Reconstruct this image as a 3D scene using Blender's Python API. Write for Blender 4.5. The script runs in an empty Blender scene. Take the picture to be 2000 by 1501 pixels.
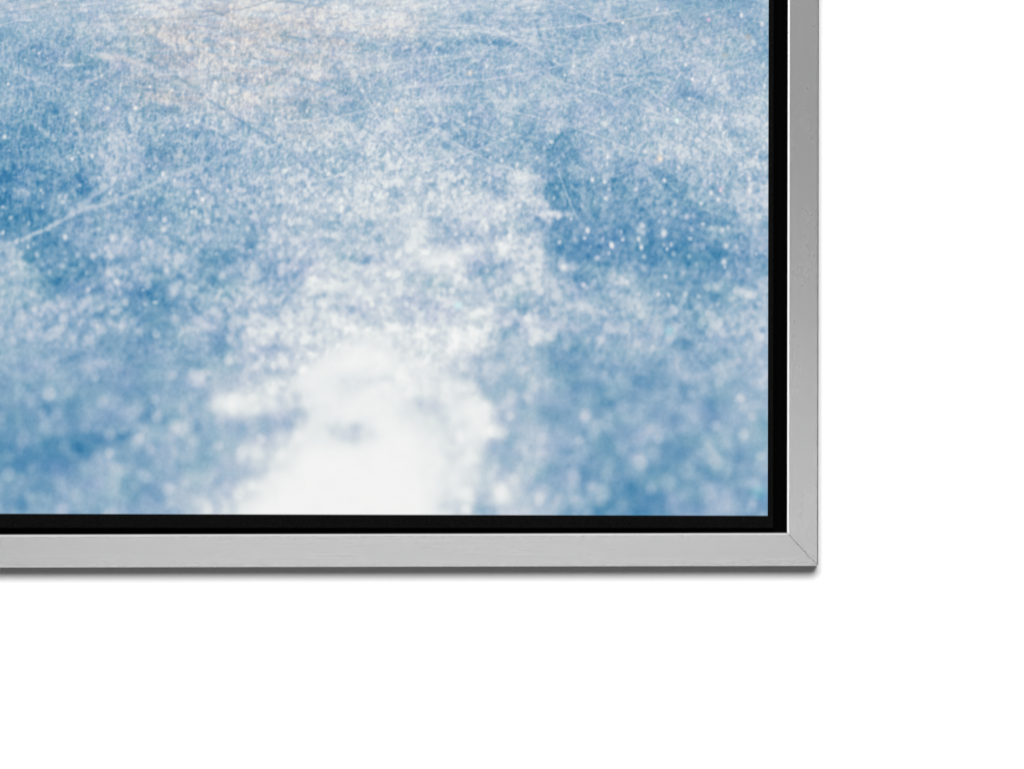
import bpy, math
import numpy as np

# ------------------------------------------------------------------ units
# One photo pixel is 0.2 mm on the front of the frame.
S = 0.0002
DEPTH = 50          # how far the frame stands off the wall, in the same units
CAM_D = 16000       # camera distance from the front of the frame


def P(x, y, d=0.0):
    """x to the right, y downwards, d = distance off the wall -> metres."""
    return ((x - 1000.0) * S, -d * S, (750.5 - y) * S)


scene = bpy.context.scene
COL = scene.collection


def link(name, verts, faces, mat, parent=None, smooth=False):
    me = bpy.data.meshes.new(name)
    me.from_pydata(verts, [], faces)
    me.materials.append(mat)
    me.update()
    if smooth:
        for p in me.polygons:
            p.use_smooth = True
    ob = bpy.data.objects.new(name, me)
    COL.objects.link(ob)
    if parent is not None:
        ob.parent = parent
    return ob


# ------------------------------------------------------------------ materials
def new_mat(name):
    m = bpy.data.materials.new(name)
    m.use_nodes = True
    nt = m.node_tree
    b = nt.nodes["Principled BSDF"]
    return m, nt, b


def bump(nt, bsdf, height, strength, dist):
    n = nt.nodes.new("ShaderNodeBump")
    n.inputs["Strength"].default_value = strength
    n.inputs["Distance"].default_value = dist
    nt.links.new(height, n.inputs["Height"])
    nt.links.new(n.outputs["Normal"], bsdf.inputs["Normal"])


def noise(nt, scale, detail=3.0, stretch=None, rough=0.5):
    tc = nt.nodes.new("ShaderNodeTexCoord")
    mp = nt.nodes.new("ShaderNodeMapping")
    nt.links.new(tc.outputs["Object"], mp.inputs["Vector"])
    if stretch:
        mp.inputs["Scale"].default_value = stretch
    n = nt.nodes.new("ShaderNodeTexNoise")
    n.inputs["Scale"].default_value = scale
    n.inputs["Detail"].default_value = detail
    n.inputs["Roughness"].default_value = rough
    nt.links.new(mp.outputs["Vector"], n.inputs["Vector"])
    return n.outputs["Fac"]


def ramp(nt, fac, c0, c1, p0=0.0, p1=1.0):
    r = nt.nodes.new("ShaderNodeValToRGB")
    r.color_ramp.elements[0].position = p0
    r.color_ramp.elements[1].position = p1
    r.color_ramp.elements[0].color = (*c0, 1)
    r.color_ramp.elements[1].color = (*c1, 1)
    nt.links.new(fac, r.inputs["Fac"])
    return r.outputs["Color"]


def wall_material():
    m, nt, b = new_mat("white_wall_paint")
    n = noise(nt, 60, 4)
    nt.links.new(ramp(nt, n, (0.93,) * 3, (0.95,) * 3), b.inputs["Base Color"])
    b.inputs["Roughness"].default_value = 0.9
    b.inputs["Specular IOR Level"].default_value = 0.1
    return m


def rail_material(name, stretch, grain):
    m, nt, b = new_mat(name)
    n = noise(nt, 55, 3, stretch)
    v = RAIL_V
    nt.links.new(ramp(nt, n, (v * 0.93,) * 3, (v * 1.07,) * 3, 0.3, 0.7), b.inputs["Base Color"])
    b.inputs["Metallic"].default_value = 1.0
    b.inputs["Roughness"].default_value = 0.78
    b.inputs["Coat Weight"].default_value = 1.0
    b.inputs["Coat IOR"].default_value = 2.5
    b.inputs["Coat Roughness"].default_value = 0.22
    g = noise(nt, 1500, 1, None, 0.5)
    bump(nt, b, g, grain, 0.00008)
    return m


def lip_material(name, v, rough):
    m, nt, b = new_mat(name)
    n = noise(nt, 120, 2)
    nt.links.new(ramp(nt, n, (v * 0.95,) * 3, (v,) * 3, 0.3, 0.7), b.inputs["Base Color"])
    b.inputs["Metallic"].default_value = 1.0
    b.inputs["Roughness"].default_value = rough
    return m


def black_material(name, v, weave):
    m, nt, b = new_mat(name)
    if weave:
        n1 = noise(nt, 1100, 2, (1, 1, 4))
        nt.links.new(ramp(nt, n1, (v * 0.4,) * 3, (v * 2.1,) * 3, 0.3, 0.7), b.inputs["Base Color"])
    else:
        n1 = noise(nt, 1200, 2)
        nt.links.new(ramp(nt, n1, (v * 0.9,) * 3, (v * 1.1,) * 3), b.inputs["Base Color"])
    b.inputs["Roughness"].default_value = 0.95
    b.inputs["Specular IOR Level"].default_value = 0.015
    return m


def print_material():
    m, nt, b = new_mat("printed_ice_canvas")
    a = nt.nodes.new("ShaderNodeAttribute")
    a.attribute_name = "ink"
    nt.links.new(a.outputs["Color"], b.inputs["Base Color"])
    b.inputs["Roughness"].default_value = 0.85
    b.inputs["Specular IOR Level"].default_value = 0.05
    return m


RAIL_V = 0.115

# ------------------------------------------------------------------ the printed picture
# The print is an ice surface photographed close up: sharp and streaky at the
# top, falling out of focus into soft discs at the bottom.  It is composed from
# filtered noise, soft patches, scratches and glints and stored as the ink
# colour of the canvas.
INK_GAIN = 1.235     # white wall radiance that one unit of albedo reaches
X0, X1, Y0, Y1, STEP = -900, 1502, -700, 1008, 2
NX, NY = (X1 - X0) // STEP + 1, (Y1 - Y0) // STEP + 1
gx = X0 + STEP * np.arange(NX, dtype=np.float64)
gy = Y0 + STEP * np.arange(NY, dtype=np.float64)
GX, GY = np.meshgrid(gx, gy)
rng = np.random.default_rng(11)

fx = np.fft.fftfreq(NX, STEP)[None, :]
fy = np.fft.fftfreq(NY, STEP)[:, None]


def field(sx, sy, ang=0.0):
    """unit-variance gaussian-filtered noise, blur radius sx, sy in pixels"""
    w = np.fft.fft2(rng.standard_normal((NY, NX)))
    c, s = math.cos(ang), math.sin(ang)
    u, v = fx * c + fy * s, -fx * s + fy * c
    f = np.exp(-2 * math.pi ** 2 * ((u * sx) ** 2 + (v * sy) ** 2))
    r = np.real(np.fft.ifft2(w * f))
    r -= r.mean()
    return r / (r.std() + 1e-9)


def smooth(a, b, x):
    t = np.clip((x - a) / (b - a), 0, 1)
    return t * t * (3 - 2 * t)


# average red value of the picture every 100 px, from y = 0 to 1000
GRID = np.array([
    [176, 180, 184, 190, 194, 194, 196, 203, 192, 180, 178, 166, 170, 160, 155, 158],
    [142, 146, 152, 172, 192, 188, 172, 184, 166, 160, 160, 152, 164, 162, 158, 158],
    [146, 134, 154, 164, 184, 184, 166, 172, 178, 162, 164, 166, 162, 162, 176, 180],
    [100, 122, 160, 146, 146, 162, 176, 182, 176, 152, 142, 136, 156, 166, 182, 184],
    [ 92, 108, 142, 142, 146, 160, 188, 196, 200, 192, 184, 118, 114, 122, 146, 168],
    [138, 116, 142, 142, 150, 162, 188, 200, 216, 200, 186, 122, 112, 110, 118, 130],
    [158, 148, 136, 124, 150, 168, 200, 212, 206, 196, 180, 166, 152, 126, 134, 150],
    [152, 148, 142, 140, 158, 194, 228, 232, 216, 200, 164, 142, 150, 150, 154, 170],
    [134, 140, 148, 146, 182, 202, 234, 241, 228, 216, 166, 142, 138, 138, 146, 162],
    [ 96, 104, 118, 152, 170, 214, 241, 243, 234, 196, 160, 142, 126, 122, 138, 150],
    [140, 146, 152, 158, 198, 242, 243, 243, 228, 186, 170, 150, 118, 132, 152, 138]], float)


def cubic_rows(g, t):
    n = g.shape[0]
    i = np.clip(np.floor(t).astype(int), 0, n - 2)
    f = np.clip(t - i, 0, 1)[:, None]
    f = f * f * (3 - 2 * f) * 0.5 + f * 0.5
    return g[i] * (1 - f) + g[i + 1] * f


base = cubic_rows(cubic_rows(GRID, gy / 100.0).T.copy(), gx / 100.0).T
# the blown-out flare and its surroundings, every 50 px from (350, 450)
FLARE = np.array([
    [145, 150, 155, 165, 165, 190, 175, 195, 195, 205, 200, 190, 205, 200, 185, 140],
    [130, 120, 140, 150, 160, 180, 185, 185, 190, 215, 232, 216, 165, 205, 190, 140],
    [150, 130, 165, 180, 155, 200, 205, 195, 200, 205, 190, 210, 185, 200, 190, 175],
    [130, 150, 165, 170, 160, 190, 200, 212, 212, 205, 190, 200, 205, 165, 150, 160],
    [160, 165, 140, 195, 210, 210, 210, 222, 222, 215, 212, 222, 205, 175, 196, 150],
    [150, 165, 165, 190, 200, 215, 232, 240, 236, 225, 222, 212, 185, 165, 160, 140],
    [165, 170, 165, 184, 214, 230, 232, 225, 225, 228, 225, 225, 182, 150, 170, 150],
    [150, 168, 226, 226, 200, 225, 238, 240, 238, 225, 218, 235, 215, 165, 165, 150],
    [155, 150, 162, 176, 198, 232, 228, 228, 242, 240, 230, 218, 220, 165, 185, 165],
    [165, 160, 176, 196, 224, 242, 243, 243, 243, 241, 235, 214, 213, 172, 175, 175],
    [150, 180, 192, 222, 240, 243, 243, 243, 243, 241, 236, 220, 185, 172, 175, 165],
    [172, 204, 218, 240, 243, 243, 243, 243, 243, 243, 234, 205, 195, 200, 185, 165]], float)
fl = cubic_rows(cubic_rows(FLARE, (gy - 450) / 50.0).T.copy(), (gx - 350) / 50.0).T
wf = smooth(350, 400, GX) * (1 - smooth(1050, 1100, GX)) * smooth(450, 500, GY)
base = base * (1 - wf) + fl * wf
out = smooth(0, -250, GX) + smooth(0, -250, GY)
out = np.clip(out, 0, 1)
base = base * (1 - out) + 165 * out + out * 22 * field(120, 60)

def window(x, y, r):
    i0 = max(int((x - r - X0) / STEP), 0); i1 = min(int((x + r - X0) / STEP) + 2, NX)
    j0 = max(int((y - r - Y0) / STEP), 0); j1 = min(int((y + r - Y0) / STEP) + 2, NY)
    return slice(j0, j1), slice(i0, i1)


def patch(A, x, y, rx, ry, val, a=0.8, ang=0.0, p=1.4):
    """blend an elliptical soft patch towards a value"""
    w = window(x, y, 2.3 * max(rx, ry))
    dx, dy = GX[w] - x, GY[w] - y
    c, s = math.cos(math.radians(ang)), math.sin(math.radians(ang))
    u, v = (dx * c + dy * s) / rx, (-dx * s + dy * c) / ry
    k = a * np.exp(-((u * u + v * v) ** p))
    A[w] += (val - A[w]) * k


def line(A, pts, width, val, a, ragged=0.6, jit=0.28):
    """a scratch along a polyline with uneven strength"""
    for (x0, y0), (x1, y1) in zip(pts[:-1], pts[1:]):
        n = max(int(math.hypot(x1 - x0, y1 - y0) / (0.75 * width)), 1)
        for k in range(n):
            t = k / n
            aa = a * (1 - ragged * rng.random())
            ww = width * (0.55 + 0.6 * rng.random())
            jx, jy = rng.normal(0, jit * width, 2)
            patch(A, x0 + (x1 - x0) * t + jx, y0 + (y1 - y0) * t + jy, ww, ww,
                  val + rng.normal(0, 10), aa, 0, 1.0)


# --- placed patches: x, y, rx, ry, red value, strength, angle
PATCHES = [
    # deep blue pools
    (40, 285, 62, 42, 92, .55, 10), (120, 300, 40, 26, 98, .45, 20), (20, 345, 40, 26, 88, .6, 0),
    (45, 432, 62, 30, 74, .8, -12), (5, 410, 26, 34, 78, .7, 0), (160, 368, 22, 17, 82, .7, 30),
    (195, 388, 16, 8, 86, .6, -20), (105, 350, 40, 16, 100, .5, 0), (60, 500, 28, 14, 80, .7, 20),
    (110, 553, 17, 24, 62, .8, 0), (166, 528, 28, 24, 84, .8, 0), (300, 575, 28, 18, 76, .7, -10),
    (330, 610, 40, 18, 104, .5, 0), (160, 435, 26, 14, 94, .6, 0), (170, 610, 40, 10, 116, .5, 0),
    (425, 505, 34, 13, 84, .7, -8), (522, 537, 13, 12, 88, .7, 0), (417, 552, 15, 12, 98, .7, 0),
    (392, 602, 16, 10, 98, .6, 0), (490, 485, 16, 10, 100, .6, 0), (560, 545, 34, 10, 128, .6, 0),
    (470, 617, 14, 8, 112, .6, 10), (445, 665, 26, 16, 100, .6, 20), (425, 690, 22, 15, 84, .7, -40),
    (365, 708, 14, 12, 82, .8, 0), (400, 715, 30, 10, 108, .5, 0), (530, 682, 22, 9, 112, .6, 0),
    (90, 895, 70, 26, 82, .75, -6), (175, 880, 26, 22, 76, .7, 0), (20, 915, 40, 18, 84, .7, 0),
    (10, 840, 26, 22, 96, .6, 0), (200, 930, 50, 20, 112, .6, 8), (225, 855, 24, 18, 104, .6, 0),
    (270, 960, 18, 16, 112, .6, 0), (340, 920, 24, 16, 118, .6, 0), (145, 700, 26, 12, 116, .5, 0),
    (240, 755, 32, 18, 122, .5, 10), (395, 800, 18, 34, 130, .5, 0), (392, 912, 12, 14, 140, .6, 0),
    (440, 748, 28, 9, 142, .5, -25),
    (985, 378, 14, 9, 108, .7, 0), (930, 288, 22, 10, 100, .6, 0), (1090, 300, 50, 34, 108, .5, 20),
    (1110, 380, 32, 22, 78, .7, 10), (1080, 372, 16, 11, 80, .6, 0), (1135, 432, 34, 18, 88, .6, 0),
    (1110, 482, 32, 24, 96, .7, 0), (1180, 462, 30, 10, 84, .6, -12), (1210, 430, 60, 22, 100, .45, 0),
    (1365, 508, 44, 20, 74, .8, 6), (1290, 540, 42, 22, 92, .6, 0), (1330, 560, 20, 16, 88, .6, 30),
    (1470, 522, 28, 17, 86, .7, 0), (1395, 490, 30, 14, 88, .5, 0), (1390, 590, 22, 22, 94, .6, 0),
    (1330, 625, 14, 22, 102, .7, 0), (1270, 600, 48, 14, 122, .6, 8), (1150, 505, 40, 14, 104, .5, 0),
    (1230, 365, 40, 20, 104, .5, 0), (1320, 370, 44, 20, 108, .5, 0), (1220, 325, 26, 14, 92, .6, 0),
    (1350, 655, 18, 22, 112, .6, 0), (1435, 470, 14, 10, 84, .5, 0),
    (1245, 172, 26, 10, 104, .6, 5), (1345, 182, 10, 8, 92, .6, 0), (1380, 198, 26, 12, 112, .5, 10),
    (1350, 30, 24, 9, 112, .4, 0), (1335, 10, 20, 5, 120, .35, 0), (1462, 60, 14, 6, 110, .6, 0),
    (1135, 35, 18, 8, 104, .6, 0), (1150, 70, 40, 10, 122, .5, 10), (915, 35, 15, 8, 116, .6, 0),
    (985, 85, 28, 6, 116, .6, 4), (1440, 180, 16, 10, 116, .5, 0), (860, 97, 8, 5, 100, .6, 0),
    (690, 190, 30, 18, 126, .5, 30), (680, 215, 30, 12, 122, .5, 0), (640, 197, 12, 7, 118, .6, 0),
    (720, 150, 16, 9, 120, .5, 0), (630, 165, 8, 6, 126, .5, 0), (440, 305, 44, 22, 112, .5, 0),
    (400, 265, 26, 14, 118, .5, 0), (500, 318, 26, 14, 122, .5, 0), (480, 243, 22, 7, 116, .6, 30),
    (155, 115, 22, 10, 104, .6, 0), (100, 140, 24, 10, 112, .5, 0), (170, 132, 26, 6, 96, .6, 2),
    (110, 215, 32, 10, 104, .6, 20), (165, 228, 16, 7, 96, .6, -12), (330, 215, 18, 7, 100, .6, -10),
    (345, 258, 28, 12, 108, .6, 0), (310, 295, 40, 16, 118, .5, 0), (245, 80, 26, 7, 120, .5, 0),
    (650, 440, 16, 13, 130, .6, 20), (738, 467, 14, 10, 130, .6, 0), (712, 507, 20, 9, 138, .6, 0),
    (635, 585, 18, 9, 150, .5, 0), (950, 502, 12, 8, 136, .7, 0), (950, 530, 34, 10, 136, .7, -8),
    (992, 515, 9, 9, 140, .6, 0), (885, 470, 32, 14, 158, .6, 0), (845, 475, 14, 8, 150, .6, 0),
    (1040, 602, 30, 10, 126, .6, 4), (1000, 652, 26, 10, 140, .6, -8), (905, 585, 14, 14, 158, .6, 0),
    (850, 612, 16, 10, 172, .6, 0), (775, 622, 16, 9, 186, .6, 0), (1105, 660, 22, 10, 116, .6, 10),
    (1080, 690, 14, 8, 120, .6, 30), (1130, 700, 24, 22, 110, .6, 40), (1115, 740, 16, 15, 108, .7, 40),
    (1150, 690, 30, 14, 112, .5, 0), (1135, 758, 16, 20, 108, .6, 0), (1190, 778, 26, 13, 114, .6, 0),
    (1080, 822, 24, 15, 106, .75, 8), (1060, 790, 10, 8, 140, .6, 0), (1120, 812, 12, 10, 114, .6, 0),
    (1108, 895, 20, 12, 118, .6, 30), (1065, 900, 14, 10, 130, .5, 0), (1205, 885, 22, 20, 98, .7, 20),
    (1180, 855, 24, 16, 114, .5, 30), (1200, 935, 26, 20, 96, .7, 0), (1255, 975, 34, 30, 88, .8, 20),
    (1290, 742, 12, 12, 116, .6, 0), (1270, 755, 16, 10, 116, .5, 0), (1383, 785, 20, 14, 100, .7, 20),
    (1395, 835, 12, 16, 112, .6, 0), (1380, 918, 16, 13, 94, .7, 30), (1448, 890, 14, 12, 102, .7, 0),
    (1340, 885, 18, 14, 108, .6, 0), (1325, 920, 22, 12, 106, .6, 0), (1380, 705, 18, 14, 116, .6, 0),
    (1330, 755, 26, 12, 118, .6, 10), (1415, 690, 14, 10, 112, .6, 0), (1450, 955, 26, 12, 104, .6, 30),
    (1360, 990, 14, 16, 92, .6, 0), (1300, 870, 30, 16, 116, .5, 20), (1160, 760, 20, 10, 108, .6, 0),
    (1310, 820, 16, 16, 116, .5, 0), (1228, 775, 8, 12, 112, .6, 0), (1455, 735, 12, 9, 140, .5, 0),
    # blue-grey shadows inside the white flare
    (688, 848, 40, 14, 205, .9, 6), (530, 830, 34, 11, 136, .9, 4), (585, 806, 16, 13, 172, .85, 40),
    (470, 840, 44, 14, 162, .6, 8), (440, 855, 26, 14, 158, .6, 0), (570, 868, 20, 9, 212, .6, 0),
    (850, 803, 34, 11, 198, .85, 38), (812, 783, 18, 9, 212, .7, 24), (800, 755, 16, 8, 222, .6, 0),
    (880, 870, 12, 34, 214, .7, 0), (890, 850, 20, 8, 206, .6, 20), (905, 785, 12, 12, 220, .6, 0),
    (677, 748, 12, 12, 222, .7, 0), (735, 738, 18, 12, 216, .7, 20), (655, 790, 24, 9, 230, .6, 0),
    (800, 683, 24, 8, 202, .7, 22), (640, 678, 20, 9, 212, .6, 10), (890, 722, 16, 10, 204, .6, 20),
    (940, 750, 26, 10, 152, .75, 35), (985, 768, 32, 9, 144, .75, -6), (1010, 762, 10, 7, 130, .6, 0),
    (975, 700, 14, 9, 146, .7, 0), (970, 815, 18, 20, 166, .6, 0), (975, 890, 26, 22, 152, .7, 0),
    (955, 935, 26, 22, 176, .5, 20), (920, 975, 40, 14, 196, .6, -10), (935, 960, 14, 12, 182, .5, 0),
    (560, 725, 26, 14, 190, .6, 0), (565, 688, 12, 8, 176, .6, 0), (430, 950, 18, 24, 178, .6, 20),
    (460, 930, 16, 12, 180, .5, 0),
    # light drifts
    (620, 405, 44, 12, 220, .7, -2), (665, 400, 14, 14, 226, .7, 0), (735, 385, 22, 10, 218, .6, -8),
    (860, 508, 46, 15, 240, .9, -10), (905, 494, 22, 10, 236, .8, -8), (820, 520, 26, 12, 238, .7, 0),
    (745, 535, 46, 12, 228, .7, -4), (985, 482, 13, 16, 232, .8, -10), (943, 447, 12, 14, 234, .8, 10),
    (925, 480, 26, 8, 222, .6, 0), (1035, 462, 28, 7, 206, .5, 4), (1015, 545, 14, 9, 212, .6, 30),
    (1020, 500, 24, 7, 206, .5, 0), (895, 550, 18, 11, 224, .7, 0), (915, 560, 10, 9, 230, .7, 0),
    (945, 622, 16, 18, 226, .8, -30), (920, 600, 10, 14, 222, .6, 0), (1048, 628, 34, 14, 210, .75, 14),
    (985, 590, 22, 12, 206, .6, -40), (860, 580, 24, 10, 218, .6, 10), (620, 552, 30, 11, 228, .8, 0),
    (720, 578, 30, 12, 228, .7, 10), (715, 475, 18, 7, 222, .7, 10), (830, 440, 18, 10, 222, .6, 0),
    (800, 405, 20, 12, 212, .6, 0), (650, 625, 26, 14, 222, .7, -10), (565, 648, 16, 14, 226, .8, 0),
    (500, 665, 24, 12, 222, .8, -8), (455, 590, 16, 11, 190, .7, 0), (485, 595, 14, 9, 188, .6, 0),
    (480, 625, 14, 9, 188, .6, 0), (905, 660, 30, 14, 234, .7, 10), (840, 650, 34, 12, 224, .6, 0),
    (735, 645, 50, 14, 226, .5, 0), (700, 715, 60, 18, 241, .7, -4), (620, 735, 50, 14, 236, .7, -20),
    (460, 788, 46, 16, 238, .9, -12), (540, 770, 36, 11, 226, .7, -14), (600, 755, 26, 12, 234, .7, -10),
    (435, 805, 20, 9, 214, .6, 0), (930, 800, 22, 18, 240, .8, 60), (938, 835, 20, 22, 238, .8, 0),
    (900, 930, 28, 40, 230, .5, 0), (985, 965, 22, 17, 220, .85, 0), (960, 725, 18, 11, 206, .7, 10),
    (1020, 720, 26, 12, 178, .6, 0), (1050, 745, 12, 9, 176, .6, 20), (1040, 845, 32, 14, 194, .8, 40),
    (1060, 872, 16, 14, 192, .7, 0), (1020, 915, 24, 12, 182, .6, 10), (1130, 880, 16, 14, 160, .5, 0),
    (1000, 665, 20, 10, 160, .4, 0), (1090, 680, 10, 10, 178, .6, 0),
    (25, 500, 26, 9, 180, .5, -18), (30, 535, 26, 24, 180, .6, 40), (60, 600, 34, 24, 170, .6, 0),
    (15, 580, 26, 26, 160, .4, 0), (40, 380, 17, 10, 166, .6, -14), (122, 390, 13, 10, 172, .6, 30),
    (215, 488, 34, 11, 188, .7, 0), (210, 535, 15, 12, 172, .7, 0), (262, 550, 11, 10, 174, .7, 0),
    (160, 600, 40, 12, 168, .5, 0), (200, 600, 26, 12, 170, .5, 0), (235, 640, 14, 13, 176, .6, 40),
    (280, 470, 30, 20, 158, .4, 0), (325, 510, 20, 12, 172, .6, 0), (365, 648, 18, 12, 180, .6, 0),
    (75, 708, 12, 10, 176, .7, 0), (106, 710, 12, 9, 176, .7, 0), (172, 716, 13, 15, 180, .7, 0),
    (134, 752, 18, 16, 176, .6, 20), (25, 735, 14, 10, 172, .6, 0), (62, 735, 12, 10, 170, .6, 0),
    (175, 805, 22, 18, 170, .65, 0), (255, 808, 16, 16, 186, .8, 40), (216, 790, 18, 14, 168, .6, 0),
    (322, 735, 18, 9, 196, .8, 0), (320, 700, 16, 12, 184, .6, 0), (215, 715, 13, 11, 170, .7, 0),
    (270, 735, 14, 10, 168, .6, 0), (91, 840, 13, 14, 182, .85, 0), (120, 843, 14, 13, 166, .7, 0),
    (65, 790, 14, 10, 164, .5, 0), (120, 780, 12, 10, 168, .5, 0), (285, 850, 20, 13, 170, .6, -10),
    (347, 842, 13, 13, 180, .75, 0), (330, 875, 15, 13, 184, .75, 20), (365, 890, 18, 18, 180, .7, 0),
    (212, 893, 15, 18, 180, .8, 0), (240, 915, 13, 11, 176, .7, 0), (70, 908, 13, 14, 126, .7, 0),
    (155, 968, 30, 16, 162, .6, 0), (22, 955, 24, 14, 150, .6, 0), (230, 980, 40, 16, 160, .4, 0),
    (405, 945, 14, 18, 196, .6, 0), (395, 990, 18, 16, 206, .7, 0), (410, 705, 14, 12, 190, .7, 0),
    (432, 729, 9, 8, 198, .8, 0), (420, 755, 13, 11, 190, .7, 0), (455, 690, 12, 12, 180, .6, 0),
    (380, 745, 10, 10, 198, .6, 0), (536, 705, 15, 11, 200, .7, 0), (460, 735, 14, 12, 182, .5, 0),
    (1180, 682, 13, 10, 196, .8, 30), (1240, 680, 26, 10, 188, .6, 0), (1283, 680, 16, 9, 196, .7, 0),
    (1147, 730, 10, 13, 184, .75, 0), (1208, 741, 14, 12, 186, .8, 0), (1370, 682, 10, 9, 186, .7, 0),
    (1310, 700, 16, 10, 180, .6, 0), (1350, 735, 14, 11, 178, .7, 0), (1327, 718, 12, 9, 176, .6, 0),
    (1420, 735, 18, 13, 180, .7, 10), (1475, 683, 14, 9, 182, .7, 0), (1470, 790, 30, 34, 178, .6, 20),
    (1438, 772, 12, 12, 182, .6, 0), (1480, 740, 16, 14, 180, .6, 0), (1145, 812, 12, 18, 176, .8, 0),
    (1208, 822, 12, 14, 168, .6, 0), (1240, 815, 13, 12, 172, .7, 0), (1347, 800, 16, 12, 178, .7, 0),
    (1345, 835, 20, 12, 172, .7, 0), (1280, 845, 12, 13, 182, .9, 0), (1254, 890, 15, 16, 178, .85, -40),
    (1394, 870, 12, 13, 184, .8, 0), (1415, 860, 12, 14, 174, .6, 0), (1465, 862, 13, 17, 176, .8, 0),
    (1245, 925, 20, 13, 152, .75, 0), (1295, 940, 16, 14, 150, .75, 0), (1330, 972, 16, 13, 148, .6, 0),
    (1485, 962, 15, 13, 162, .85, 0), (1400, 985, 26, 18, 170, .8, 0), (1420, 905, 40, 16, 156, .5, 0),
    (1170, 890, 22, 18, 150, .6, 40), (1145, 960, 26, 22, 156, .6, 0), (1490, 895, 14, 18, 168, .6, 0),
    (1225, 552, 36, 11, 186, .75, 10), (1205, 545, 16, 8, 194, .6, 0), (1225, 590, 30, 9, 176, .5, 10),
    (1250, 610, 15, 10, 174, .7, 30), (1150, 600, 26, 14, 176, .6, 0), (1460, 575, 26, 9, 180, .7, 0),
    (1375, 602, 16, 12, 178, .7, 30), (1395, 600, 10, 9, 176, .6, 0), (1430, 620, 18, 12, 168, .6, 0),
    (1400, 635, 16, 11, 166, .6, 0), (1330, 645, 14, 12, 178, .7, 0), (1230, 645, 16, 10, 178, .6, 0),
    (1275, 620, 20, 9, 172, .5, 0), (1400, 448, 22, 6, 176, .7, 4), (1290, 440, 14, 8, 160, .5, 0),
    (1480, 430, 26, 30, 176, .5, 0), (1475, 620, 30, 14, 168, .5, 0), (1255, 447, 9, 11, 180, .7, 0),
    (1300, 285, 40, 20, 192, .5, 6), (1400, 290, 60, 26, 186, .4, 0), (1330, 250, 50, 14, 188, .5, 8),
    (1180, 240, 40, 16, 180, .5, 0), (1145, 150, 24, 26, 178, .5, 0), (1000, 60, 50, 7, 196, .6, 3),
    (890, 66, 30, 7, 200, .6, 0), (955, 182, 13, 10, 200, .7, -10), (975, 172, 10, 9, 194, .6, 0),
    (785, 40, 30, 36, 212, .6, 0), (740, 60, 36, 20, 206, .5, 0), (617, 138, 17, 18, 212, .7, 0),
    (1000, 128, 18, 5, 194, .6, -14), (1085, 245, 15, 10, 196, .6, 0), (860, 205, 50, 14, 192, .5, 0),
    (700, 290, 50, 16, 202, .5, 6), (660, 265, 16, 10, 208, .6, 0), (745, 325, 40, 12, 198, .5, -10),
    (480, 90, 50, 8, 200, .5, 4), (450, 120, 60, 14, 200, .5, 8), (490, 190, 60, 20, 196, .5, 12),
    (330, 75, 60, 9, 196, .5, 4), (350, 20, 80, 10, 200, .5, 0), (600, 30, 60, 8, 204, .5, -6),
    (240, 235, 26, 9, 184, .5, 24), (260, 225, 30, 7, 182, .5, 24), (345, 140, 36, 7, 202, .6, 16),
    (315, 195, 16, 7, 202, .6, 20), (205, 110, 30, 5, 194, .7, 4), (255, 120, 26, 5, 192, .7, 22),
    (140, 128, 26, 2.6, 188, .8, -1), (90, 262, 34, 4, 166, .6, 35), (20, 20, 60, 8, 186, .5, -6),
    (1160, 20, 40, 7, 190, .5, 8), (1250, 90, 60, 8, 182, .4, 6), (1140, 350, 10, 6, 160, .4, 0),
    (1020, 350, 26, 12, 208, .7, 25), (1030, 385, 28, 10, 206, .6, 20), (970, 400, 20, 8, 212, .6, 0),
    (900, 375, 40, 12, 202, .5, 0), (880, 345, 26, 8, 202, .5, 0), (1080, 420, 30, 6, 196, .7, 0),
]
for x, y, rx, ry, val, a, ang in PATCHES:
    patch(base, x, y, rx * 1.22, ry * 1.22, val, min(a * (1.12 if val > 115 else 0.86), 0.97), ang)


def blur(A, sg):
    k = np.exp(-0.5 * (np.arange(-3 * sg, 3 * sg + 1, STEP) / sg) ** 2)
    k /= k.sum()
    h = len(k) // 2
    B_ = np.pad(A, ((0, 0), (h, h)), mode="edge")
    A = sum(k[i] * B_[:, i:i + A.shape[1]] for i in range(len(k)))
    B_ = np.pad(A, ((h, h), (0, 0)), mode="edge")
    return sum(k[i] * B_[i:i + A.shape[0], :] for i in range(len(k)))


# depth of field: the near part of the ice is out of focus
dof = smooth(420, 760, GY)
base = base * (1 - dof) + blur(base, 8) * dof
base -= 11 * smooth(185, 205, base) * smooth(330, 420, GY) * (1 - smooth(590, 690, GY))
base -= 9 * smooth(1000, 1150, GX) * smooth(640, 760, GY)
base -= 7 * (1 - smooth(300, 420, GX)) * smooth(640, 760, GY)

fine = 1 - smooth(250, 620, GY)            # 1 where the picture is sharp
midw = smooth(120, 420, GY) * (1 - smooth(560, 860, GY))
soft = smooth(480, 800, GY)
streak = 1 - smooth(-10, 100, GY)           # almost edge-on ice at the top

white = smooth(212, 239, base)             # blown-out patches lose contrast
amp = 1 - 0.88 * white

R = base.copy()
left = 1 - smooth(380, 700, GX)
R += amp * fine * (1 - streak) * left * 8 * field(1.6, 6, 0.05)
bright = smooth(180, 205, base) * smooth(300, 400, GY) * (1 - smooth(600, 720, GY))
R += amp * bright * (8 * field(11, 5.5, -0.15) + 4 * field(6, 4))
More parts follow.
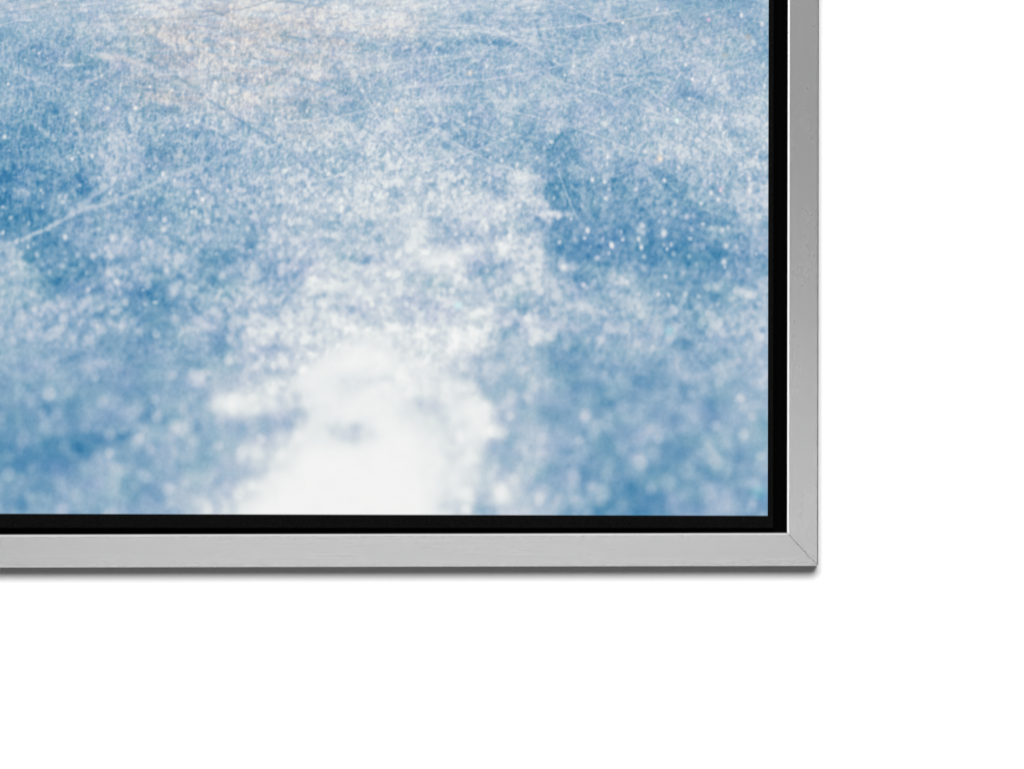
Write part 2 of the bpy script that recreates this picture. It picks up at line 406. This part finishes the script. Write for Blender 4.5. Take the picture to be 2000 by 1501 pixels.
# warp of the low-frequency field gives patches ragged borders
R += amp * (6 * field(26, 16) * (1 - 0.5 * soft) + 3 * field(46, 30))
R += amp * fine * (1 - 0.35 * streak) * (1 - 0.35 * bright) * (12 * field(1.5, 1.7) + 8 * field(3.2, 3.4) + 5 * field(9, 7))
R += amp * fine * (1 - streak) * 4 * field(1.6, 4)
R += amp * streak * (5 * field(14, 2.2, 0.06) + 4 * field(26, 3, 0.14) + 6 * field(8, 1.6, -0.22))
R += amp * midw * (1 - 0.45 * bright) * (11 * field(3.0, 3.4) + 8 * field(6, 5.5))
R += amp * soft * (6 * field(7, 7.5) + 4 * field(14, 13))


# --- random soft discs, larger and fainter towards the bottom
def discs(n, y_lo, y_hi, r_lo, r_hi, d_lo, d_hi, a, x_lo=X0, x_hi=X1):
    for _ in range(n):
        x = rng.uniform(x_lo, x_hi); y = rng.uniform(y_lo, y_hi)
        t = (y - y_lo) / (y_hi - y_lo)
        r = r_lo + (r_hi - r_lo) * t
        r *= rng.uniform(0.7, 1.25)
        w = window(x, y, 1.6 * r)
        if R[w].size == 0:
            continue
        q = ((GX[w] - x) ** 2 + ((GY[w] - y) / rng.uniform(0.9, 1.25)) ** 2) / (r * r)
        k = np.exp(-q ** 2.0)
        loc = R[w].mean()
        d = rng.uniform(d_lo, d_hi) * a
        d *= 1 - smooth(190, 230, loc)
        R[w] += d * k


discs(1500, 640, 1010, 9, 16, -18, 28, 1.0)
discs(1700, 420, 660, 5, 9, -15, 32, 1.0)
discs(3600, 230, 430, 3.0, 5, -16, 34, 1.0)
discs(6500, -700, 240, 2.0, 3.2, -18, 30, 1.0)

# grain never blows out on its own
cap, low = np.minimum(base + 34 - 12 * smooth(150, 200, base), 243), base - 46
R = np.where(R > cap, cap + 0.4 * (R - cap), R)
R = np.where(R < low, low + 0.5 * (R - low), R)

# --- scratches and skate marks
L, D = 208, 104
line(R, [(225, 96), (262, 104), (300, 122), (345, 150), (380, 172)], 3.2, 118, .5)
line(R, [(405, 193), (440, 218), (470, 238), (495, 252)], 2.8, 102, .55)
line(R, [(495, 252), (540, 282), (585, 315), (625, 345)], 3.4, 124, .5)
line(R, [(190, 106), (240, 112), (290, 132), (330, 154), (375, 178)], 4.5, 200, .5)
line(R, [(280, 180), (310, 195), (350, 205)], 4, 204, .5)
line(R, [(0, 484), (40, 472), (85, 452), (138, 424), (165, 408), (205, 402), (272, 374), (320, 350), (385, 330)], 4.6, 198, .7, .5)
line(R, [(385, 330), (440, 312), (480, 296)], 3.2, 184, .5)
line(R, [(140, 418), (188, 382), (225, 355), (262, 332)], 4.0, 186, .6)
line(R, [(105, 388), (98, 420), (112, 340)], 4.0, 160, .5)
line(R, [(834, 148), (842, 112), (850, 88), (864, 83)], 2.6, 212, .6)
line(R, [(861, 110), (868, 145), (880, 178)], 2.4, 206, .6)
line(R, [(872, 150), (880, 178), (884, 195)], 2.4, 128, .5)
line(R, [(832, 198), (840, 216), (856, 242)], 3.6, 216, .7)
line(R, [(935, 200), (942, 220)], 3, 208, .6)
line(R, [(1050, 50), (1058, 78), (1064, 92)], 2.8, D, .7)
line(R, [(1066, 108), (1076, 122), (1086, 137)], 3.4, D, .7)
line(R, [(1040, 165), (1075, 185), (1110, 203)], 2.6, 196, .5)
line(R, [(795, 272), (830, 264), (858, 252)], 4, 212, .6)
line(R, [(812, 298), (830, 276)], 4, 206, .6)
line(R, [(960, 136), (990, 131), (1010, 127)], 2.2, 206, .6)
line(R, [(1200, 145), (1225, 150), (1255, 149), (1278, 142)], 3.0, D, .7)
line(R, [(1270, 158), (1290, 163), (1302, 170)], 3.0, D, .6)
line(R, [(1210, 176), (1230, 166), (1258, 160)], 2.4, 196, .5)
line(R, [(1225, 0), (1226, 14)], 2.6, 100, .7)
line(R, [(1323, 24), (1330, 40), (1338, 54)], 2.6, 108, .6)
line(R, [(1248, 84), (1256, 98), (1262, 108)], 2.8, 112, .6)
line(R, [(1360, 128), (1374, 142)], 3.2, 208, .6)
line(R, [(540, 4), (565, 3), (590, 6)], 2.4, 124, .6)
line(R, [(405, 20), (425, 26), (440, 30)], 2.6, 132, .6)
line(R, [(382, 50), (405, 52), (430, 58)], 2.4, 134, .5)
line(R, [(548, 70), (575, 74), (598, 78)], 2.6, 122, .6)
line(R, [(520, 92), (550, 95), (575, 102)], 2.4, 136, .5)
line(R, [(495, 114), (515, 120), (535, 124)], 2.8, 134, .6)
line(R, [(640, 75), (665, 66), (700, 64)], 2.6, 130, .5)
line(R, [(660, 70), (685, 36), (715, 2)], 2.2, 216, .5)
line(R, [(625, 160), (645, 130), (665, 105), (700, 80)], 2.4, 212, .4)
line(R, [(595, 15), (640, 8)], 1.8, 140, .5)
line(R, [(700, 45), (745, 48), (800, 46)], 1.8, 220, .5)
line(R, [(1018, 18), (1042, 15), (1058, 12)], 2.2, 226, .7)
line(R, [(880, 52), (910, 50), (935, 52)], 2.0, 220, .6)
line(R, [(880, 44), (860, 40), (830, 22)], 1.6, 204, .4)
line(R, [(983, 68), (1000, 62), (1012, 70)], 1.8, 212, .5)
line(R, [(575, 340), (574, 420)], 2.2, 196, .35)
# long hairline skate marks crossing the upper half
for _ in range(300):
    x, y = rng.uniform(-850, 1480), rng.uniform(-600, 400)
    an = rng.choice([-1, 1]) * abs(rng.normal(0.3, 0.22)); ln = rng.uniform(70, 260); bend = rng.normal(0, 0.25)
    pts = [(x, y)]
    for k in range(8):
        a2 = an + bend * k / 8
        pts.append((pts[-1][0] + ln / 8 * math.cos(a2), pts[-1][1] + ln / 8 * math.sin(a2)))
    near = min(max(y, 0) / 400, 1)
    line(R, pts, 2.0 + 1.3 * near, 218 if rng.random() < .75 else 114, rng.uniform(.14, .46) * (1 - .35 * near), .7, .15)
for x, y, x2, y2, b in [(690, 372, 860, 250, 12), (600, 360, 745, 300, 10), (1090, 160, 1500, 330, -20),
                        (1225, 150, 1470, 345, -12), (880, 165, 1180, 105, 8), (980, 215, 1250, 300, -10),
                        (760, 330, 1010, 260, 14), (1000, 330, 1080, 420, 8), (640, 60, 800, 320, 10),
                        (470, 300, 640, 240, 8), (560, 240, 760, 205, 6), (1020, 60, 1330, 20, 5),
                        (790, 60, 1090, 80, -8), (1130, 430, 1090, 330, 6), (840, 250, 1060, 350, 12)]:
    pts = [(x + (x2 - x) * t, y + (y2 - y) * t + b * math.sin(math.pi * t)) for t in np.linspace(0, 1, 9)]
    line(R, pts, 2.1, 218, .5, .7, .15)
# many faint strokes across the sharp part
for _ in range(420):
    x, y = rng.uniform(-850, 1500), rng.uniform(-690, 130)
    ln = rng.uniform(8, 46); an = rng.normal(0, 0.16) + (0.1 if x > 700 else 0.05)
    up = rng.random() < 0.55
    line(R, [(x, y), (x + ln * math.cos(an), y + ln * math.sin(an))], rng.uniform(1.2, 1.9),
         214 if up else 128, rng.uniform(.18, .42))
for _ in range(1900):
    x, y = rng.uniform(-850, 1500), rng.uniform(-300, 380)
    ln = rng.uniform(5, 26); an = rng.normal(0, 0.6) if rng.random() < .7 else rng.uniform(-1.5, 1.5)
    line(R, [(x, y), (x + ln * math.cos(an), y + ln * math.sin(an))], rng.uniform(1.3, 2.0),
         210 if rng.random() < 0.62 else 122, rng.uniform(.12, .36))

# --- glints
GLINTS = [  # x, y, radius, red value
    (9, 269, 5, 244), (265, 212, 4, 250), (210, 213, 3.6, 244), (293, 170, 3.6, 246), (275, 34, 3.4, 248),
    (297, 11, 3.6, 250), (76, 105, 2.6, 238), (141, 312, 3.6, 244), (180, 306, 4.6, 230), (109, 9, 3, 228),
    (319, 265, 3, 238), (367, 246, 3.4, 240), (337, 177, 3, 240), (357, 182, 3, 232), (145, 236, 4, 226),
    (149, 222, 3.4, 230), (16, 165, 3, 236), (152, 74, 4, 216), (333, 16, 3, 226), (168, 20, 2.6, 226),
    (453, 23, 3.4, 248), (453, 10, 2.4, 236), (459, 45, 2.6, 232), (513, 15, 3.4, 240), (658, 15, 2.6, 240),
    (509, 150, 3.2, 250), (421, 162, 3.4, 244), (411, 117, 2.8, 240), (416, 241, 3.2, 240), (600, 218, 3.2, 240),
    (539, 234, 3.6, 236), (594, 281, 4, 240), (606, 293, 3.4, 240), (557, 334, 4.6, 250), (637, 334, 4, 236),
    (665, 86, 2.6, 232), (692, 86, 2.6, 236), (709, 178, 2.8, 228), (740, 205, 3.6, 228), (511, 301, 3.4, 226),
    (853, 104, 3.6, 244), (951, 130, 4, 232), (919, 143, 5, 226), (775, 217, 5, 238), (918, 223, 4.6, 242),
    (1121, 130, 4.4, 240), (1104, 147, 3.4, 240), (1078, 278, 4.4, 244), (1050, 308, 3.4, 240), (953, 293, 4.2, 228),
    (981, 314, 5, 232), (884, 316, 4, 232), (830, 332, 4.2, 228), (1011, 323, 4, 226), (868, 262, 6, 214),
    (998, 242, 6, 214), (812, 163, 3.8, 234), (786, 37, 3, 232), (1090, 258, 5, 226), (918, 318, 5, 220),
    (1217, 45, 3.6, 246), (1235, 77, 4.6, 232), (1284, 19, 3.4, 232), (1449, 30, 4.6, 248), (1385, 39, 4, 236),
    (1353, 155, 3.6, 246), (1395, 156, 3.6, 240), (1323, 236, 4.8, 248), (1305, 214, 3.6, 240), (1290, 310, 5.6, 250),
    (1188, 307, 4, 240), (1187, 321, 3.6, 238), (1261, 297, 4.2, 226), (1155, 277, 3.4, 230), (1223, 251, 3, 236),
    (1347, 193, 3.6, 240), (1493, 290, 4, 240), (1494, 168, 3.6, 238), (1489, 47, 5, 234), (1472, 82, 5, 212),
    (1327, 328, 4.4, 232), (1415, 260, 3.4, 228), (1375, 120, 4, 226), (1340, 127, 3.6, 226), (1182, 243, 5, 218),
    (1158, 352, 4.6, 240), (1182, 356, 5, 228), (1299, 353, 3.8, 252), (1390, 377, 5, 240), (1409, 373, 4, 240),
    (1466, 372, 5, 236), (1465, 350, 5, 230), (1243, 371, 4.4, 230), (1184, 388, 4.4, 230), (1371, 398, 4.6, 222),
    (1404, 391, 4, 226), (1299, 415, 5.6, 214), (1319, 414, 5, 204), (1343, 424, 5.6, 214), (1285, 382, 4, 200),
    (1149, 451, 6, 230), (1256, 442, 6, 212), (1298, 457, 7.5, 228), (1196, 480, 6.5, 246), (1254, 484, 6, 228),
    (1249, 468, 5, 214), (1420, 481, 6.5, 236), (1440, 483, 6, 204), (1416, 512, 8, 242), (1402, 561, 10, 206),
    (1168, 505, 6, 204), (1317, 497, 6.5, 190), (1340, 576, 7, 196), (1317, 607, 8, 194), (1309, 647, 8, 176),
    (1226, 552, 6.5, 216), (1464, 529, 6, 180), (1336, 534, 6, 186), (1362, 517, 5, 168), (1259, 502, 5, 182),
    (1352, 448, 5, 190), (1309, 515, 6, 170), (1260, 527, 6.5, 174), (1232, 525, 7, 176), (1490, 560, 7, 190),
    (116, 386, 4, 200), (127, 465, 5.6, 234), (6, 457, 4.6, 214), (222, 352, 5, 240),
    (215, 379, 4, 226), (319, 342, 4.4, 240), (341, 354, 4, 230), (80, 374, 3.4, 210), (220, 468, 7, 218),
    (245, 469, 7, 216), (320, 450, 7, 222), (322, 432, 5, 218), (358, 391, 4.4, 212), (375, 416, 5, 220),
    (228, 553, 7, 224), (217, 502, 6, 206), (182, 502, 6.5, 200), (152, 500, 6, 180), (72, 500, 6, 190),
    (122, 522, 6.5, 182), (97, 535, 6, 172), (326, 530, 7, 208), (355, 510, 8, 196), (246, 535, 6, 186),
    (340, 571, 12, 200), (370, 578, 8, 196), (245, 593, 9, 192), (175, 588, 9, 192), (115, 585, 8, 184),
    (125, 623, 8, 196), (60, 658, 10, 196), (194, 643, 9, 186), (355, 420, 5, 190), (280, 487, 6, 194),
    (312, 492, 7, 190), (262, 519, 8, 186), (140, 415, 8, 196), (36, 597, 8, 186), (4, 552, 7, 194),
    (386, 376, 4.6, 232), (396, 391, 4.6, 240), (445, 374, 4.6, 226), (550, 375, 4.8, 230), (406, 435, 6, 218),
    (555, 426, 7, 222), (535, 464, 8, 222), (548, 473, 7, 220), (509, 484, 8, 206), (587, 498, 8, 222),
    (622, 523, 9, 214), (434, 540, 8, 196), (490, 538, 10, 200), (552, 533, 10, 206), (484, 448, 6, 206),
    (667, 412, 6, 240), (733, 381, 5, 238), (708, 368, 5, 224), (430, 365, 4, 216), (466, 436, 5, 204),
    (428, 617, 9, 196), (450, 663, 9, 196), (800, 405, 5, 238), (808, 450, 5.6, 230), (996, 462, 6, 240),
    (980, 405, 7, 236), (1016, 403, 5.6, 236), (958, 349, 4.6, 228), (1092, 420, 6, 228), (1074, 432, 6, 214),
    (1103, 523, 8, 234), (1022, 388, 6, 226), (870, 363, 5, 226), (1094, 474, 5, 200), (1124, 468, 6, 196),
    (896, 598, 8, 218), (852, 552, 7, 218), (1018, 552, 8, 226),
]
for x, y, r, v in GLINTS:
    patch(R, x, y, r * rng.uniform(.78, 1.0), r * rng.uniform(.95, 1.25), v, rng.uniform(.72, .95), rng.uniform(-20, 20), rng.uniform(1.0, 1.6))
# unplaced small glints, thinning out at the bottom
for _ in range(1300):
    x, y = rng.uniform(-880, 1498), -690 + 1330 * rng.random() ** 0.8
    r = 1.6 + max(y, 0) / 640 * 3.4
    patch(R, x, y, r * rng.uniform(.8, 1.2), r * rng.uniform(.9, 1.4),
          rng.uniform(195, 236) - 0.03 * max(y, 0), rng.uniform(.3, .8), 0, 1.9)

R = np.clip(R, 58, 243.5)

# --- tone to colour
rv = np.array([55, 75, 100, 130, 150, 175, 200, 222, 236, 244], float)
gv = np.array([120, 134, 148, 165, 178, 192, 209, 227, 238, 243], float)
bv = np.array([166, 175, 183, 193, 201, 209, 219, 229, 238, 243], float)
G = np.interp(R, rv, gv)
B = np.interp(R, rv, bv)
chroma = 1 - 0.9 * smooth(165, 232, R)
hue = field(16, 12) * (0.5 + 0.5 * smooth(300, 700, GY)) + 0.6 * field(5, 5) * fine
for x, y, rx, ry, h in [(150, 565, 60, 14, 2.6), (560, 545, 50, 26, 2.2), (270, 570, 26, 26, 2.0),
                        (1180, 470, 60, 40, 1.8), (1460, 480, 30, 40, 1.6), (880, 480, 40, 30, 1.4),
                        (1340, 180, 30, 16, 1.6), (1200, 650, 60, 30, 1.2), (1480, 700, 40, 80, 1.2),
                        (130, 650, 120, 50, .9), (1300, 760, 90, 60, .6), (110, 553, 20, 24, -1.5),
                        (1365, 508, 50, 20, -1.8), (1100, 380, 40, 40, -1.3), (730, 420, 140, 60, -.9),
                        (1000, 700, 80, 40, -.9), (1080, 822, 30, 20, -1.2), (50, 440, 60, 30, -1.4)]:
    patch(hue, x, y, rx, ry, h, .8)
R += chroma * np.clip(0.7 * hue - 0.8, -4, 3)
G += chroma * np.clip(-0.8 * hue, -3, 2)
B += chroma * np.clip(0.9 * hue - 0.5, -3, 4)
# warm light reflected in the top of the ice, in flat streaks
warm = np.zeros_like(R)
patch(warm, 450, 120, 260, 105, 0.75, .85)
for x, y, rx, ry, v in [(470, 45, 230, 55, 1.0), (640, 70, 130, 40, .8), (330, 125, 110, 30, .8), (420, 160, 130, 40, .6),
                        (550, 190, 120, 40, .5), (780, 40, 60, 60, .5), (150, 124, 50, 10, .2), (60, 10, 100, 14, .4),
                        (1340, 60, 120, 40, .3), (600, 250, 70, 30, .4), (330, 195, 60, 24, .8), (1240, 40, 80, 16, .3),
                        (180, 240, 50, 30, .3), (330, 310, 40, 26, .4)]:
    patch(warm, x, y, rx, ry, max(v, 0), .8)
wt = np.clip(0.75 + 0.3 * field(18, 3, 0.1) + 0.12 * field(7, 3), 0, 1.3) * warm
wt *= 1 - 0.5 * out
lum = smooth(120, 190, R)
R += wt * (1 + 1 * lum)
G += wt * (-8.5)
B += wt * (-15)
for x, y, r, dr, dg, db in [(1290, 310, 7, 3, -12, -24), (1409, 371, 5, 4, -18, -6), (1385, 39, 5, 6, -20, -4),
                            (1417, 108, 5, 14, -4, -18), (1309, 647, 9, -10, 10, 8), (1323, 236, 6, -10, 4, 2),
                            (1484, 962, 16, -10, 10, 2), (896, 598, 8, -12, 8, 8), (1462, 72, 6, 14, -4, -20),
                            (1345, 165, 5, -8, 6, 0), (775, 217, 6, 0, -8, -18), (919, 143, 6, 4, -4, -14)]:
    w = window(x, y, 2.2 * r)
    k = np.exp(-(((GX[w] - x) ** 2 + (GY[w] - y) ** 2) / r ** 2) ** 1.4)
    R[w] += dr * k; G[w] += dg * k; B[w] += db * k
tex = 1.8 * field(1.6, 1.6)
RGB = np.clip(np.stack([R + tex * chroma, G + tex * chroma, B + tex * chroma], -1), 30, 244) / 255.0
LIN = np.where(RGB <= 0.04045, RGB / 12.92, ((RGB + 0.055) / 1.055) ** 2.4)
LIN = np.clip(LIN / INK_GAIN, 0, 0.93)


def bottom_edge(x):            # the canvas sits a touch askew in its frame
    return 1002.6 + 3.9 * x / 1500.0


def right_edge(y):
    return 1501.2 - 1.9 * y / 1000.0


def build_print(parent, d):
    xi = np.concatenate([np.arange(0, 450, 3), np.arange(450, NX)])
    yi = np.concatenate([np.arange(0, 350, 3), np.arange(350, NY)])
    X, Y = np.meshgrid(gx[xi], gy[yi])
    C = LIN[np.ix_(yi, xi)]
    # squeeze the sheet to its true outline
    k = (CAM_D + DEPTH - d) / CAM_D
    Yr = Y * (bottom_edge(X) / 1008.0)
    Yr = np.where(Y < 0, Y, Yr)
    Xr = np.where(X < 0, X, X * right_edge(Yr) / 1502.0)
    Xr = 1000 + (Xr - 1000) * k
    Yr = 750.5 + (Yr - 750.5) * k
    ny, nx = X.shape
    co = np.stack([(Xr - 1000) * S, np.full_like(Xr, -d * S), (750.5 - Yr) * S], -1).reshape(-1, 3)
    idx = np.arange(nx * ny).reshape(ny, nx)
    q = np.stack([idx[1:, :-1], idx[1:, 1:], idx[:-1, 1:], idx[:-1, :-1]], -1).reshape(-1, 4)
    me = bpy.data.meshes.new("print")
    me.vertices.add(len(co)); me.vertices.foreach_set("co", co.astype(np.float32).ravel())
    me.loops.add(q.size); me.loops.foreach_set("vertex_index", q.astype(np.int32).ravel())
    me.polygons.add(len(q))
    me.polygons.foreach_set("loop_start", np.arange(0, q.size, 4, dtype=np.int32))
    me.polygons.foreach_set("loop_total", np.full(len(q), 4, np.int32))
    me.update(calc_edges=True)
    at = me.color_attributes.new("ink", "FLOAT_COLOR", "POINT")
    rgba = np.concatenate([C.reshape(-1, 3), np.ones((len(co), 1))], 1)
    at.data.foreach_set("color", rgba.astype(np.float32).ravel())
    me.materials.append(print_material())
    ob = bpy.data.objects.new("print", me)
    COL.objects.link(ob)
    ob.parent = parent
    return ob


# ------------------------------------------------------------------ setting: the wall
wall = link("wall", [P(-9000, -9000), P(9000, -9000), P(9000, 9000), P(-9000, 9000)], [(3, 2, 1, 0)], wall_material())
wall["kind"] = "structure"

# ------------------------------------------------------------------ the framed print
root = bpy.data.objects.new("framed_print", None)
COL.objects.link(root)
root.empty_display_size = 0.02
root["label"] = "blue and white ice canvas print in a thin silver frame hanging on the white wall"
root["category"] = "framed picture"

# outline of the frame, corners clockwise from top left, seen from the front
OUT = [(-998.0, -798.0), (1600.6, -798.0), (1598.0, 1104.2), (-998.0, 1109.5)]
INN = [(-938.0, -738.0), (1540.0, -738.0), (1537.2, 1040.2), (-938.0, 1045.6)]


def lerp(a, b, t):
    return (a[0] + (b[0] - a[0]) * t, a[1] + (b[1] - a[1]) * t)


REC = 34            # depth of the recess behind the face
D_IN = DEPTH - REC

rail_mats = {
    "side": rail_material("brushed_silver_upright", (3, 1, 1.2), 0.03),
    "bar": rail_material("brushed_silver_bar", (0.25, 1, 5), 0.008),
}
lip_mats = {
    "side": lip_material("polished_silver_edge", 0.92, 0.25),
    "bar": lip_material("dimmed_silver_edge", 0.24, 0.5),  # same inner edge, metal darkened in colour to hold down its highlight
}


def rail(i, key, label):
    """one mitred rail between corners i and i+1"""
    j = (i + 1) % 4
    o0, o1, n0, n1 = OUT[i], OUT[j], INN[i], INN[j]
    g = 0.55                                   # half the hairline gap of the mitre
    L_ = math.hypot(o1[0] - o0[0], o1[1] - o0[1])
    ux, uy = (o1[0] - o0[0]) / L_, (o1[1] - o0[1]) / L_
    o0 = (o0[0] + ux * g, o0[1] + uy * g); o1 = (o1[0] - ux * g, o1[1] - uy * g)
    n0 = (n0[0] + ux * g, n0[1] + uy * g); n1 = (n1[0] - ux * g, n1[1] - uy * g)

    def along(t):
        return lerp(o0, n0, t), lerp(o1, n1, t)
    w = math.hypot(n0[0] - o0[0], n0[1] - o0[1])
    le = 0.936 if key == 'side' else 0.942
    prof = [(0.0, 0.8), (0.0, DEPTH - (2.0 if key == 'side' else 0.25)), (0.034, DEPTH), (le - 0.0008, DEPTH), (le - 0.0008, D_IN - 12), (0.9, 0.8)]
    va, vb = [], []
    for t, d in prof:
        a, b = along(t)
        va.append(P(*a, d)); vb.append(P(*b, d))
    n = len(prof)
    verts, faces = [], []
    N = 1
    verts = va + vb
    for k in range(n):
        k2 = (k + 1) % n
        faces.append((k, k2, n + k2, n + k))
    faces.append(tuple(reversed(range(n))))
    faces.append(tuple(range(n, 2 * n)))
    ob = link("frame_rail", verts, faces, rail_mats[key], root)
    ob["label"] = label
    if key == "bar":                          # outer arris in brighter polished metal, for its highlight line
        ob.data.materials.append(lip_mats["side"])
        ob.data.polygons[1].material_index = 1
    # the narrow polished inner edge that turns down into the recess
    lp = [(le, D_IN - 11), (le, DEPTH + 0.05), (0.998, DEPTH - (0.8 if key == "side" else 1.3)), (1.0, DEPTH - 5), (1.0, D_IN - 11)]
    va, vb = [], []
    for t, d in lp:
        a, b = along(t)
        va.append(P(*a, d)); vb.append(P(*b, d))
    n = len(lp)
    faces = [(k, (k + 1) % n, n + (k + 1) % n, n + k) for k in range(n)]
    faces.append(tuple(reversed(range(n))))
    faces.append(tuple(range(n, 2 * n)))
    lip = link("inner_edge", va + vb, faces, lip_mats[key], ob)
    return ob


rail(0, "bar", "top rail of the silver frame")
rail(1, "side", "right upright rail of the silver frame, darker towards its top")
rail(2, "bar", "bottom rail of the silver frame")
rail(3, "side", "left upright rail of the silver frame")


def box(name, x0, y0, x1, y1, d0, d1, mat, parent):
    c = [(x0, y0), (x1, y0), (x1, y1), (x0, y1)]
    v = [P(x, y, d0) for x, y in c] + [P(x, y, d1) for x, y in c]
    f = [(0, 1, 2, 3), (7, 6, 5, 4), (0, 4, 5, 1), (1, 5, 6, 2), (2, 6, 7, 3), (3, 7, 4, 0)]
    return link(name, v, f, mat, parent)


# black floor of the recess, also closing the mitre joints from behind
backing = box("backing_board", -960, -760, 1562, 1068, 1.0, 4.0, black_material("black_backing", 0.001, False), root)
# stretched canvas: black wrapped edge standing a little outside the printed area
cv = [(-905, -705), (1512.6, -705), (1510.6, 1031.5), (-905, 1031.0)]
CAN_D = 40
cverts = [P(x, y, 5) for x, y in cv] + [P(x, y, CAN_D - 1.5) for x, y in cv]
mid = (304, 163)
cverts += [P(x + (1.5 if x < 0 else -1.5), y + (1.5 if y < 0 else -1.5), CAN_D) for x, y in cv]
cf = [(0, 1, 2, 3), (11, 10, 9, 8)]
for k in range(4):
    k2 = (k + 1) % 4
    cf.append((k, k + 4, k2 + 4, k2)); cf.append((k + 4, k + 8, k2 + 8, k2 + 4))
canvas = link("canvas", cverts, cf, black_material("black_canvas_edge", 0.0032, True), root)
pr = build_print(canvas, CAN_D + 0.6)

# ------------------------------------------------------------------ fix normals
import bmesh
for ob in list(COL.objects):
    if ob.type == 'MESH' and ob.name.split('.')[0] in ("frame_rail", "inner_edge", "backing_board", "canvas"):
        bm = bmesh.new(); bm.from_mesh(ob.data)
        bmesh.ops.recalc_face_normals(bm, faces=bm.faces)
        bm.to_mesh(ob.data); bm.free()

# ------------------------------------------------------------------ camera
cam = bpy.data.cameras.new("camera")
co = bpy.data.objects.new("camera", cam)
COL.objects.link(co)
co.location = (0, -(CAM_D + DEPTH) * S, 0)
co.rotation_euler = (math.radians(90), 0, 0)
cam.sensor_fit = 'HORIZONTAL'
cam.sensor_width = 36
cam.lens = 36 * CAM_D / 2000.0
cam.clip_start = 0.05
cam.clip_end = 100
scene.camera = co


# ------------------------------------------------------------------ light
def area(name, loc, target, sx, sy, power, shape='ELLIPSE'):
    l = bpy.data.lights.new(name, 'AREA')
    l.shape = shape; l.size = sx; l.size_y = sy; l.energy = power
    o = bpy.data.objects.new(name, l)
    COL.objects.link(o)
    from mathutils import Vector
    o.location = loc
    o.rotation_euler = (Vector(target) - Vector(loc)).to_track_quat('-Z', 'Y').to_euler()
    return o


corner = (0.05, 0, -0.05)
area("key_softbox", (0.1, -6.0, 2.8), corner, 4.8, 3.0, 592)
area("added_rail_sheen", (-0.07, -3.6, -0.150), corner, 1.1, 0.10, 5.7, 'RECTANGLE')  # unseen lamp, added so the rails brighten towards the bottom corner
area("added_lip_glint", (-1.4, -3.4, 0.0), corner, 0.6, 2.4, 6, 'RECTANGLE')  # unseen lamp, added to turn the upright's inner edge white
area("added_arris_glint", (-0.1, -3.3, -0.86), corner, 1.6, 0.25, 1.8, 'RECTANGLE')  # unseen lamp, added for the bright line along the bottom arris

w = bpy.data.worlds.new("World")
scene.world = w
w.use_nodes = True
w.node_tree.nodes["Background"].inputs["Color"].default_value = (1, 1, 1, 1)
w.node_tree.nodes["Background"].inputs["Strength"].default_value = 0.008

scene.view_settings.view_transform = 'Standard'
scene.view_settings.look = 'None'
scene.view_settings.exposure = 0
scene.view_settings.gamma = 1
